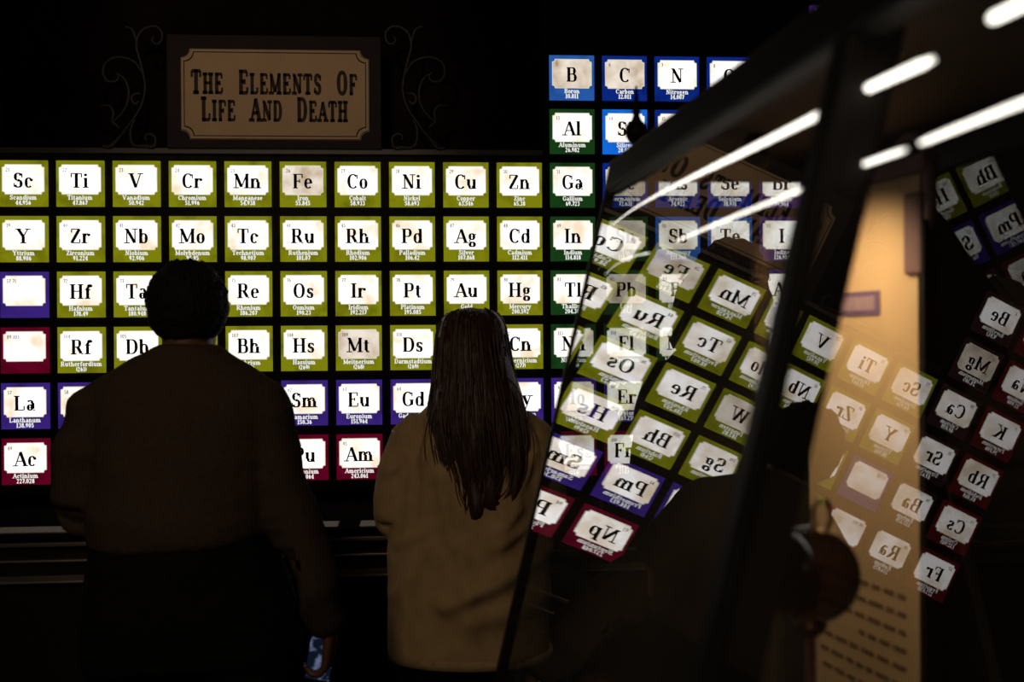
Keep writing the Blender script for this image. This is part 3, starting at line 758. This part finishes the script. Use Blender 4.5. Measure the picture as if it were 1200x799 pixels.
    for k in (-1, 1):
        h0 = P(550 + k * 40, 750); tube(b, [h0, Vector((h0.x, .01, .48)), Vector((h0.x, -.01, .07))], [.10, .075, .06], 16)
        x = h0.x; s_ = B(); tube(s_, [(x, -.08, .04), (x, 0, .05), (x, .10, .04), (x, .16, .03)], [(.032, .035), (.038, .045), (.04, .035), (.025, .02)], 14, axis=sd)
        obj('shoe', s_, m_shoe, t, True)
    obj('trousers', remesh(b, .014, 4), m_trouser, t, True)
    # hair: a full mass falling over the back, swept to the right lower down, ending in a loose point
    b = B()
    prof = [(553, 362, 17, .045, .00), (553, 368, 30, .076, .0), (553, 380, 38, .095, .0), (553, 400, 42, .112, .0), (554, 425, 45, .118, -.005), (556, 450, 49, .112, -.02), (558, 475, 54, .095, -.045), (561, 505, 57, .078, -.07), (565, 535, 55, .062, -.09), (568, 560, 47, .050, -.10), (565, 580, 36, .038, -.112), (557, 596, 19, .026, -.122), (552, 608, 5, .012, -.128)]
    pts = []; rr = []
    for u, v, hw, dp, c_ in prof:
        pts.append(P(u, v, D + .02 + c_)); rr.append((hw / FPX * D, dp))
    sp = smoothpath([(*p, *r) for p, r in zip(pts, rr)], 4)
    tube(b, [s[:3] for s in sp], [s[3:5] for s in sp], 48, axis=sd)
    for v in b.verts:
        an = math.atan2(v.co.y - hc.y, v.co.x - hc.x)
        low = min(1, max(0, (hc.z - v.co.z + .02) / .3))
        q = Vector((math.cos(an) * 3.2, math.sin(an) * 3.2, v.co.z * 3.5))
        v.co.x += (.014 * noise.noise(q * 2)) * low; v.co.y += (.022 * noise.noise(q * 2.3 + Vector((5, 0, 0)))) * low
        if v.co.y > hc.y + .045: v.co.y = hc.y + .045 + (v.co.y - hc.y - .045) * .2
    obj('hair', b, m_hairbr, t, True)
    # loose locks over the mass
    locks = B()
    for k in range(90):
        f = random.uniform(-1, 1); ph_ = random.uniform(0, 6.28); fr = random.uniform(14, 26)
        zt = random.uniform(0, .5); ze = random.uniform(.72, 1.0)
        ip = []; n = 18
        for i in range(n):
            q = zt + (ze - zt) * i / (n - 1); j = q * (len(sp) - 1); a_ = int(j); s0 = sp[a_]; s1 = sp[min(a_ + 1, len(sp) - 1)]; fr_ = j - a_
            c = [s0[m_] * (1 - fr_) + s1[m_] * fr_ for m_ in range(5)]
            an = -math.pi / 2 + f * 1.75
            x = c[0] + math.cos(an) * (c[3] + .002) + .006 * math.sin(ph_ + q * fr) * q; y = c[1] + math.sin(an) * (c[4] + .004)
            ip.append((x, y, c[2] + .002 * math.sin(ph_)))
        r0 = random.uniform(.0018, .0042)
        tube(locks, ip, [r0 * (1 - .75 * i / (n - 1)) for i in range(n)], 5)
    for pts_ in ([(592, 440), (604, 452), (612, 470), (618, 490), (622, 512)], [(598, 455), (610, 474), (616, 500), (618, 520)], [(505, 480), (500, 500), (497, 520), (499, 540)],
                 [(509, 470), (503, 492), (505, 520), (510, 545)], [(610, 480), (623, 505), (626, 530), (622, 556)], [(540, 590), (548, 600), (556, 612)], [(600, 540), (606, 560), (600, 582)]):
        w3 = smoothpath([tuple(P(u, v, D - .11)) for u, v in pts_], 5); n = len(w3)
        tube(locks, w3, [.0022 * (1 - .7 * i / (n - 1)) for i in range(n)], 5)
    h = obj('loose_strands', locks, m_hairbr, t, True); h['kind'] = 'stuff'
woman()

# ---- third visitor beyond the glass case
def visitor():
    D = 3.12; CX = 846
    root = at(846, 700, D); root.z = 0; o = root
    t = empty('person', root)
    tag(t, 'person in black with full dark hair, standing beyond the glass case', 'person')
    P = lambda u, v, d=D: at(u, v, d) - o
    fw = Vector((0, 1, 0)); sd = Vector((1, 0, 0))
    hc = P(854, 334, D); neck = P(846, 392, D)
    b = B(); head_vol(b, hc, neck, fw, sd, .95)
    tube(b, [neck + Vector((0, 0, .02)), P(846, 430), P(846, 520), P(846, 600), P(846, 690)], [(.055, .05), (.13, .09), (.13, .10), (.12, .10), (.15, .11)], 20, axis=sd)
    for k in (-1, 1):
        sh = P(846 + k * 58, 436); el = P(846 + k * 82, 560); wl = P(846 + k * 80, 665, D + .06)
        tube(b, [sh, el, wl], [.05, .042, .028], 12); hand(b, wl, (0, .1, -1), (-k, 0, 0), (0, 1, 0), .95, .4)
        hp = P(846 + k * 42, 730); tube(b, [hp, Vector((hp.x, .02, .50)), Vector((hp.x, -.02, .09)), Vector((hp.x, -.02, .05))], [.09, .06, .042, .04], 14)
        tube(b, [(hp.x, -.05, .04), (hp.x, .15, .03)], [(.035, .028), (.03, .018)], 12, axis=sd)
    obj('body', remesh(b, .009, 2), m_skin, t, True)
    face_parts(t, hc, fw, sd, m_lip, .95)
    b = B()
    tube(b, [P(846, 398), P(846, 415), P(846, 445), P(846, 520), P(846, 620), P(846, 740)], [(.07, .065), (.13, .10), (.150, .11), (.155, .13), (.165, .14), (.19, .15)], 24, axis=sd)
    for k in (-1, 1):
        tube(b, [P(846 + k * 56, 430), P(846 + k * 72, 480), P(846 + k * 82, 560), P(846 + k * 80, 655, D + .05)], [.062, .066, .06, .04], 14)
    obj('coat', remesh(b, .014, 4, .006, 5), m_dark, t, True)
    b = B(); tube(b, [P(846, 720), P(846, 760)], [(.18, .13), (.18, .13)], 20, axis=sd)
    for k in (-1, 1):
        x = P(846 + k * 42, 760).x; tube(b, [(x, 0, .85), (x, .01, .48), (x, -.01, .06)], [.10, .075, .06], 16)
        s_ = B(); tube(s_, [(x, -.08, .04), (x, 0, .05), (x, .10, .04), (x, .16, .03)], [(.034, .035), (.04, .045), (.04, .035), (.025, .02)], 14, axis=sd); obj('shoe', s_, m_shoe, t, True)
    obj('trousers', remesh(b, .016, 4), m_trouser, t, True)
    b = B(); ball(b, hc + Vector((0, -.015, .015)), .098, 4, (.95, 1.0, 1.05))
    tube(b, [P(849, 322, D - .02), P(849, 345, D - .03), P(846, 375, D - .04), P(846, 405, D - .05), P(846, 425, D - .05)], [(.085, .09), (.118, .11), (.128, .10), (.122, .08), (.07, .04)], 28, axis=sd)
    hm = remesh(b, .009, 3, .008, 22)
    for v in hm.vertices:
        if v.co.y > hc.y + .045 and abs(v.co.x - hc.x) < .07: v.co.y = hc.y + .045
    obj('hair', hm, m_hairb, t, True)
visitor()

# ---------------------------------------------------------------- glass display case (leaning sides)
Yfar, Ynear = -2.535, -3.95
ZB, ZT = 0.95, 1.797
cs = empty('display_case', (2.3, -3.2, 0)); o = cs.location.copy()
tag(cs, 'tapering glass display case with black frame in the right foreground', 'display case')
# outer left face: plane n.(x-CAM)=d, gently bowed beyond the mullion
nL = Vector((0.97321697, 0.0110547, -0.22962256)); e1 = Vector((-0.01135819, 0.99993549, 0)); e2 = Vector((0.22960775, 0.00260810, 0.97327975)); dL = 1.22405568 * S
def face_L(s, t):                           # s along depth, t up the slope, metres, from the camera's foot on the plane
    u = s / S - 4.0
    h = (0.0054987 * u - 0.00291452 * u * u) * S if u > 0 else 0.0
    return CAM + nL * (dL + h) + e1 * s + e2 * t
def t_for_z(z): return (z - CAM.z - nL.z * dL) / e2.z
tB, tT = t_for_z(ZB), t_for_z(ZT)
azR, elR, dR = -0.034, 0.2224, 3.3 * S
nR = Vector((math.cos(azR) * math.cos(elR), math.sin(azR) * math.cos(elR), math.sin(elR)))
def xR(y, z): return CAM.x + (dR - nR.y * (y - CAM.y) - nR.z * (z - CAM.z)) / nR.x
def xL(y, z):
    s = y - CAM.y; p = face_L(s, t_for_z(z)); return p.x
def sheet(bm, f, s0, s1, t0, t1, ns, nt, th):
    g = [[[f(s0 + (s1 - s0) * i / ns, t0 + (t1 - t0) * j / nt) for j in range(nt + 1)] for i in range(ns + 1)]]
    n_ = nL
    A = [[bm.verts.new(p - o) for p in row] for row in g[0]]
    Bk = [[bm.verts.new(p - o + n_ * th) for p in row] for row in g[0]]
    for i in range(ns):
        for j in range(nt):
            bm.faces.new((A[i][j], A[i][j + 1], A[i + 1][j + 1], A[i + 1][j]))
            bm.faces.new((Bk[i][j], Bk[i + 1][j], Bk[i + 1][j + 1], Bk[i][j + 1]))
    for i in range(ns):
        bm.faces.new((A[i][0], A[i + 1][0], Bk[i + 1][0], Bk[i][0])); bm.faces.new((A[i][nt], Bk[i][nt], Bk[i + 1][nt], A[i + 1][nt]))
    for j in range(nt):
        bm.faces.new((A[0][j], Bk[0][j], Bk[0][j + 1], A[0][j + 1])); bm.faces.new((A[ns][j], A[ns][j + 1], Bk[ns][j + 1], Bk[ns][j]))
    bmesh.ops.recalc_face_normals(bm, faces=bm.faces[:])
    return bm
sP = 3.88 * S                                # mullion
sF = Yfar - CAM.y; sN = Ynear - CAM.y
g1 = obj('glass_pane', sheet(B(), face_L, sP + .002, sF, tB, tT, 48, 16, .004), m_glass, cs, True)
g2 = obj('glass_pane', sheet(B(), face_L, sN, sP - .002, tB, tT, 4, 4, .004), m_glass2, cs, False)
g1['label'] = 'slightly bowed far pane of the left side'
bm = B()
def quadbox(bm, pts, off):
    a = [bm.verts.new(Vector(p) - o) for p in pts]; b_ = [bm.verts.new(Vector(p) + Vector(off) - o) for p in pts]
    bm.faces.new(a); bm.faces.new(b_[::-1])
    for i in range(4): bm.faces.new((a[i], b_[i], b_[(i + 1) % 4], a[(i + 1) % 4]))
    bmesh.ops.recalc_face_normals(bm, faces=bm.faces[:]); return bm
obj('glass_pane', quadbox(bm, [(xR(Yfar, ZB), Yfar, ZB), (xR(Ynear, ZB), Ynear, ZB), (xR(Ynear, ZT), Ynear, ZT), (xR(Yfar, ZT), Yfar, ZT)], nR * .004), m_glass3, cs)
obj('glass_pane', quadbox(B(), [(xL(Yfar, ZB), Yfar, ZB), (xR(Yfar, ZB), Yfar, ZB), (xR(Yfar, ZT), Yfar, ZT), (xL(Yfar, ZT), Yfar, ZT)], (0, .004, 0)), m_glass, cs)
obj('glass_pane', quadbox(B(), [(xL(Ynear, ZB), Ynear, ZB), (xR(Ynear, ZB), Ynear, ZB), (xR(Ynear, ZT), Ynear, ZT), (xL(Ynear, ZT), Ynear, ZT)], (0, -.004, 0)), m_glass, cs)
def bar(name, p0, p1, w_, h_, ax, m=m_frame):
    b = B(); p0 = Vector(p0) - o; p1 = Vector(p1) - o; t_ = (p1 - p0).normalized(); a = Vector(ax); a = (a - t_ * a.dot(t_)).normalized(); c = t_.cross(a)
    R = [[b.verts.new(p + a * (w_ / 2 * x) + c * (h_ / 2 * y)) for x, y in ((-1, -1), (1, -1), (1, 1), (-1, 1))] for p in (p0, p1)]
    for i in range(4): b.faces.new((R[0][i], R[0][(i + 1) % 4], R[1][(i + 1) % 4], R[1][i]))
    b.faces.new(R[0][::-1]); b.faces.new(R[1]); bmesh.ops.recalc_face_normals(b, faces=b.faces[:])
    bmesh.ops.bevel(b, geom=b.edges[:], offset=min(w_, h_) * .14, segments=2, affect='EDGES', profile=.5)
    return obj(name, b, m, cs)
off = nL * .012
bar('corner_post', face_L(sF, tB) + off * .4, face_L(sF, tT + .01) + off * .4, .014, .014, nL)
bar('mullion', face_L(sP, tB) + off, face_L(sP, tT) + off, .036, .030, nL)
bar('corner_post', face_L(sN, tB), face_L(sN, tT), .03, .03, nL)
bar('corner_post', (xR(Yfar, ZB), Yfar, ZB), (xR(Yfar, ZT), Yfar, ZT), .012, .014, nR, pbr('brass_edge', (0.16, 0.10, 0.05), .4, .5))
bar('corner_post', (xR(Ynear, ZB), Ynear, ZB), (xR(Ynear, ZT), Ynear, ZT), .03, .03, nR)
bar('top_rail', face_L(sF + .005, tT - .016) + off * .6, face_L(sN, tT - .032) + off * .6, .022, .040, nL)
bar('top_rail', (xR(Yfar, ZT - .015), Yfar, ZT - .015), (xR(Ynear, ZT - .015), Ynear, ZT - .015), .022, .036, nR)
bar('top_rail', (xL(Yfar, ZT), Yfar + .003, ZT - .006), (xR(Yfar, ZT), Yfar + .003, ZT - .006), .014, .028, (0, 1, 0), m_roof)
bar('bottom_rail', face_L(sF, tB), face_L(sN, tB), .03, .04, nL)
bar('bottom_rail', (xR(Yfar, ZB), Yfar, ZB), (xR(Ynear, ZB), Ynear, ZB), .03, .04, nR)
bar('bottom_rail', (xL(Yfar, ZB), Yfar, ZB), (xR(Yfar, ZB), Yfar, ZB), .03, .03, (0, 1, 0))
b = B()
tp = [(xL(Yfar, ZT) - .004, Yfar + .006), (xL(Ynear, ZT) - .004, Ynear), (xR(Ynear, ZT) + .006, Ynear), (xR(Yfar, ZT) + .006, Yfar + .006)]
zr = lambda y: ZT - .017 * (Yfar - y) / (Yfar - Ynear)
A_ = [b.verts.new(Vector((x, y, zr(y) + .001)) - o) for x, y in tp]; B_ = [b.verts.new(Vector((x, y, zr(y) + .006)) - o) for x, y in tp]
b.faces.new(A_[::-1]); b.faces.new(B_)
for i in range(4): b.faces.new((A_[i], A_[(i + 1) % 4], B_[(i + 1) % 4], B_[i]))
bmesh.ops.recalc_face_normals(b, faces=b.faces[:])
obj('roof_panel', b, m_roof, cs)
b = B(); x0, x1 = xL(Yfar, ZB) - .02, xR(Yfar, ZB) + .02
box(b, x0 - o.x, x1 - o.x + .03, Ynear - o.y, Yfar + .02 - o.y, ZB - .03, ZB - .012)
obj('deck', b, m_wood, cs)
b = B(); box(b, x0 + .03 - o.x, x1 - o.x, Ynear + .03 - o.y, Yfar - .01 - o.y, 0, ZB - .03, .004)
obj('plinth', b, m_wood, cs)
# finial on the far left corner
fp = at(746, 178, 1.63) - o
b = B(); lathe(b, fp, [(.004, -.008), (.013, -.004), (.010, .004), (.005, .008), (.012, .016), (.0165, .026), (.0145, .036), (.007, .043), (.0045, .050), (.0060, .056), (.004, .064), (.0015, .090)], 20)
obj('finial', b, m_frame, cs, True)
# bright streaks in the left glass, built as added glowing tubes just inside
m_streak = glow('glass_streak', (1.0, 0.93, 0.84), 3.8)
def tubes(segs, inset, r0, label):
    t = empty('glass_streak', Vector((2.14, -3.2, 1.75))); oo = t.location.copy()
    tag(t, label, 'light', 'bright streaks in the case glass, built as glowing tubes')
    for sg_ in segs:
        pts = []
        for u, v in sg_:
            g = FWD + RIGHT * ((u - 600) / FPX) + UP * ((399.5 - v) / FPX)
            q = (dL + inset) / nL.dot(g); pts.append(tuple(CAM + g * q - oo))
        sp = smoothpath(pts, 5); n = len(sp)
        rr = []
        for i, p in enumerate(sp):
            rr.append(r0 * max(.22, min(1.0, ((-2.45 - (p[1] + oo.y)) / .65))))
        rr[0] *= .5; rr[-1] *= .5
        obj('streak_tube', tube(B(), sp, rr, 12), m_streak, t, True)
        for p in (sp[0], sp[-1]): obj('streak_end', ball(B(), p, r0 * .35, 2), m_frame, t, True)
tubes([[(712, 268), (738, 248), (764, 232), (790, 218), (860, 184), (931, 149), (980, 124), (1012, 106), (1094, 69)], [(1160, 23), (1198, 5), (1240, -16)]], .014, .0027, 'upper bright streak in the case glass, built as a glowing tube')
tubes([[(709, 322), (722, 310), (740, 301), (762, 296)], [(791, 283), (850, 258), (912, 233), (992, 200), (1062, 175)], [(1078, 168), (1130, 147), (1240, 104)]], .022, .0013, 'lower bright streak in the case glass, built as a glowing tube')

# ---------------------------------------------------------------- information board inside the case
pn = at(1084, 410, 1.30); pn.z = 0; dirv = Vector((-.17, 1.0, 0)).normalized(); nb = Vector((-dirv.y, dirv.x, 0))
WB = .25; zb0, zb1 = ZB - .008, 1.745
ib = empty('information_board', (pn.x, pn.y, zb0))
tag(ib, 'tall buff information board with a purple label standing inside the glass case', 'board')
ib.rotation_euler = (0, 0, math.atan2(dirv.y, dirv.x))
# local x along the board (away), local y = normal to the left
m_tan = pbr('buff_board', (0.62, 0.42, 0.22), .75, var=.05, scale=6)
m_mauve = pbr('mauve_wood', (0.22, 0.12, 0.11), .6, var=.2, scale=20)
m_purple = pbr('purple_print', (0.16, 0.09, 0.17), .7, var=.1, scale=50)
m_lilac = pbr('lilac_print', (0.33, 0.22, 0.25), .7, var=.1, scale=80)
hB = zb1 - zb0
obj('panel', box(B(), 0, WB, -.006, .006, 0, hB, .001), m_tan, ib)
obj('frame_strip', box(B(), -.014, -.001, -.010, .010, 0, hB - .05, .002), m_frame, ib)
obj('frame_strip', box(B(), -.014, WB, -.010, .010, hB + .001, hB + .022, .003), m_mauve, ib)
def bpos(u, v):                              # a point on the board's face seen at a picture point
    g = FWD + RIGHT * ((u - 600) / FPX) + UP * ((399.5 - v) / FPX)
    n_ = nb; q = (Vector((pn.x, pn.y, 0)) - CAM).dot(n_) / Vector((g.x, g.y, 0)).dot(n_)
    p = CAM + g * q; r = p - Vector((pn.x, pn.y, zb0)); return r.dot(dirv), r.z
la = bpos(1037, 340); lb_ = bpos(981, 371)
obj('label', box(B(), la[0], lb_[0], .006, .0075, lb_[1], la[1]), m_purple, ib)
obj('label_inset', box(B(), la[0] + .010, lb_[0] - .010, .0075, .0082, lb_[1] + .006, la[1] - .006), m_lilac, ib)
bm = B(); random.seed(3)                     # rows of small print, too blurred to read: short dashes of ink
za = bpos(1060, 700)[1]
for k in range(9):
    z = za - k * .020
    x = .03
    while x < .21:
        l = random.uniform(.012, .030)
        if k % 4 != 3 or x < .12: box(bm, x, x + l, .006, .0066, z, z + .005)
        x += l + .007
tx = obj('small_print', bm, pbr('brown_print', (.22, .13, .07), .8, var=.1), ib); tx['kind'] = 'stuff'
b = B(); sp = smoothpath([(-.008, .0, hB - .06), (-.012, .0, hB - .03), (-.006, .0, hB + .02), (.02, .0, hB + .045), (.055, .0, hB + .03), (.05, 0, hB + .012)], 6)
tube(b, sp, .007, 10); obj('bracket', b, m_mauve, ib, True)
b = B(); box(b, -.010, .024, -.009, .012, hB - .11, hB - .02, .004); obj('clasp', b, m_mauve, ib)
bp = Vector((pn.x, pn.y, 0))
lp = bp + dirv * .08 + nb * .16 + Vector((0, 0, 1.752))
ld = light('case_lamp', 'SPOT', lp, bp + dirv * .10 + Vector((0, 0, 1.42)), 5.4, (1.0, .74, .46), .015, 120, .9)
fx = empty('case_spotlight', lp + Vector((0, 0, .0))); tag(fx, 'small black spotlight under the case roof above the board', 'light')
b = B(); lathe(b, (0, 0, .006), [(.012, 0), (.014, .01), (.013, .032), (.006, .04)], 18); obj('housing', b, m_frame, fx, True)

# ---------------------------------------------------------------- dark glass globe on a copper stem
gc = at(950, 673, 1.02); R_ = .0415
gl = empty('glass_globe', (gc.x, gc.y, ZB - .011)); tag(gl, 'dark glass globe on a slim copper stem inside the display case', 'globe')
m_glb, nt_, out_ = nmat('smoky_glass'); N = nt_.nodes; L = nt_.links
g_ = N.new('ShaderNodeBsdfGlossy'); g_.inputs['Roughness'].default_value = .06; tr = N.new('ShaderNodeBsdfTransparent'); tr.inputs[0].default_value = (.26, .19, .17, 1)
lw = N.new('ShaderNodeLayerWeight'); lw.inputs[0].default_value = .28; mx = N.new('ShaderNodeMixShader')
L.new(lw.outputs['Facing'], mx.inputs[0]); L.new(tr.outputs[0], mx.inputs[1]); L.new(g_.outputs[0], mx.inputs[2]); L.new(mx.outputs[0], out_.inputs[0])
H_ = gc.z - (ZB - .011)
m_cop = pbr('copper', (.55, .24, .12), .35, .8, var=.2, scale=30)
obj('globe', ball(B(), (0, 0, H_), R_, 5), m_glb, gl, True)
b = B(); tube(b, [(0, 0, .006), (0, 0, H_ - R_)], .0042, 14); obj('stem', b, m_cop, gl, True)
b = B(); lathe(b, (0, 0, H_ - R_ - .004), [(.005, -.008), (.012, -.002), (.014, .004), (.010, .007)], 20); obj('collar', b, m_cop, gl, True)
b = B(); lathe(b, (0, 0, 0), [(.04, 0), (.042, .004), (.02, .010), (.006, .016)], 28); obj('base', b, m_cop, gl, True)
b = B(); sp = [(.010 + .008 * math.cos(a_), .0, H_ + R_ * .98 + .010 + .013 * math.sin(a_)) for a_ in [2 * math.pi * i / 20 for i in range(21)]]
tube(b, sp, .0026, 8); obj('ring', b, pbr('brass', (.8, .55, .25), .3, .9, var=.1), gl, True)
b = B(); tube(b, [(0, 0, H_ - R_ * .9), (.002, .0, H_ - .005), (-.002, 0, H_ + R_ * .5)], [.004, .007, .003], 12); obj('core', b, m_cop, gl, True)
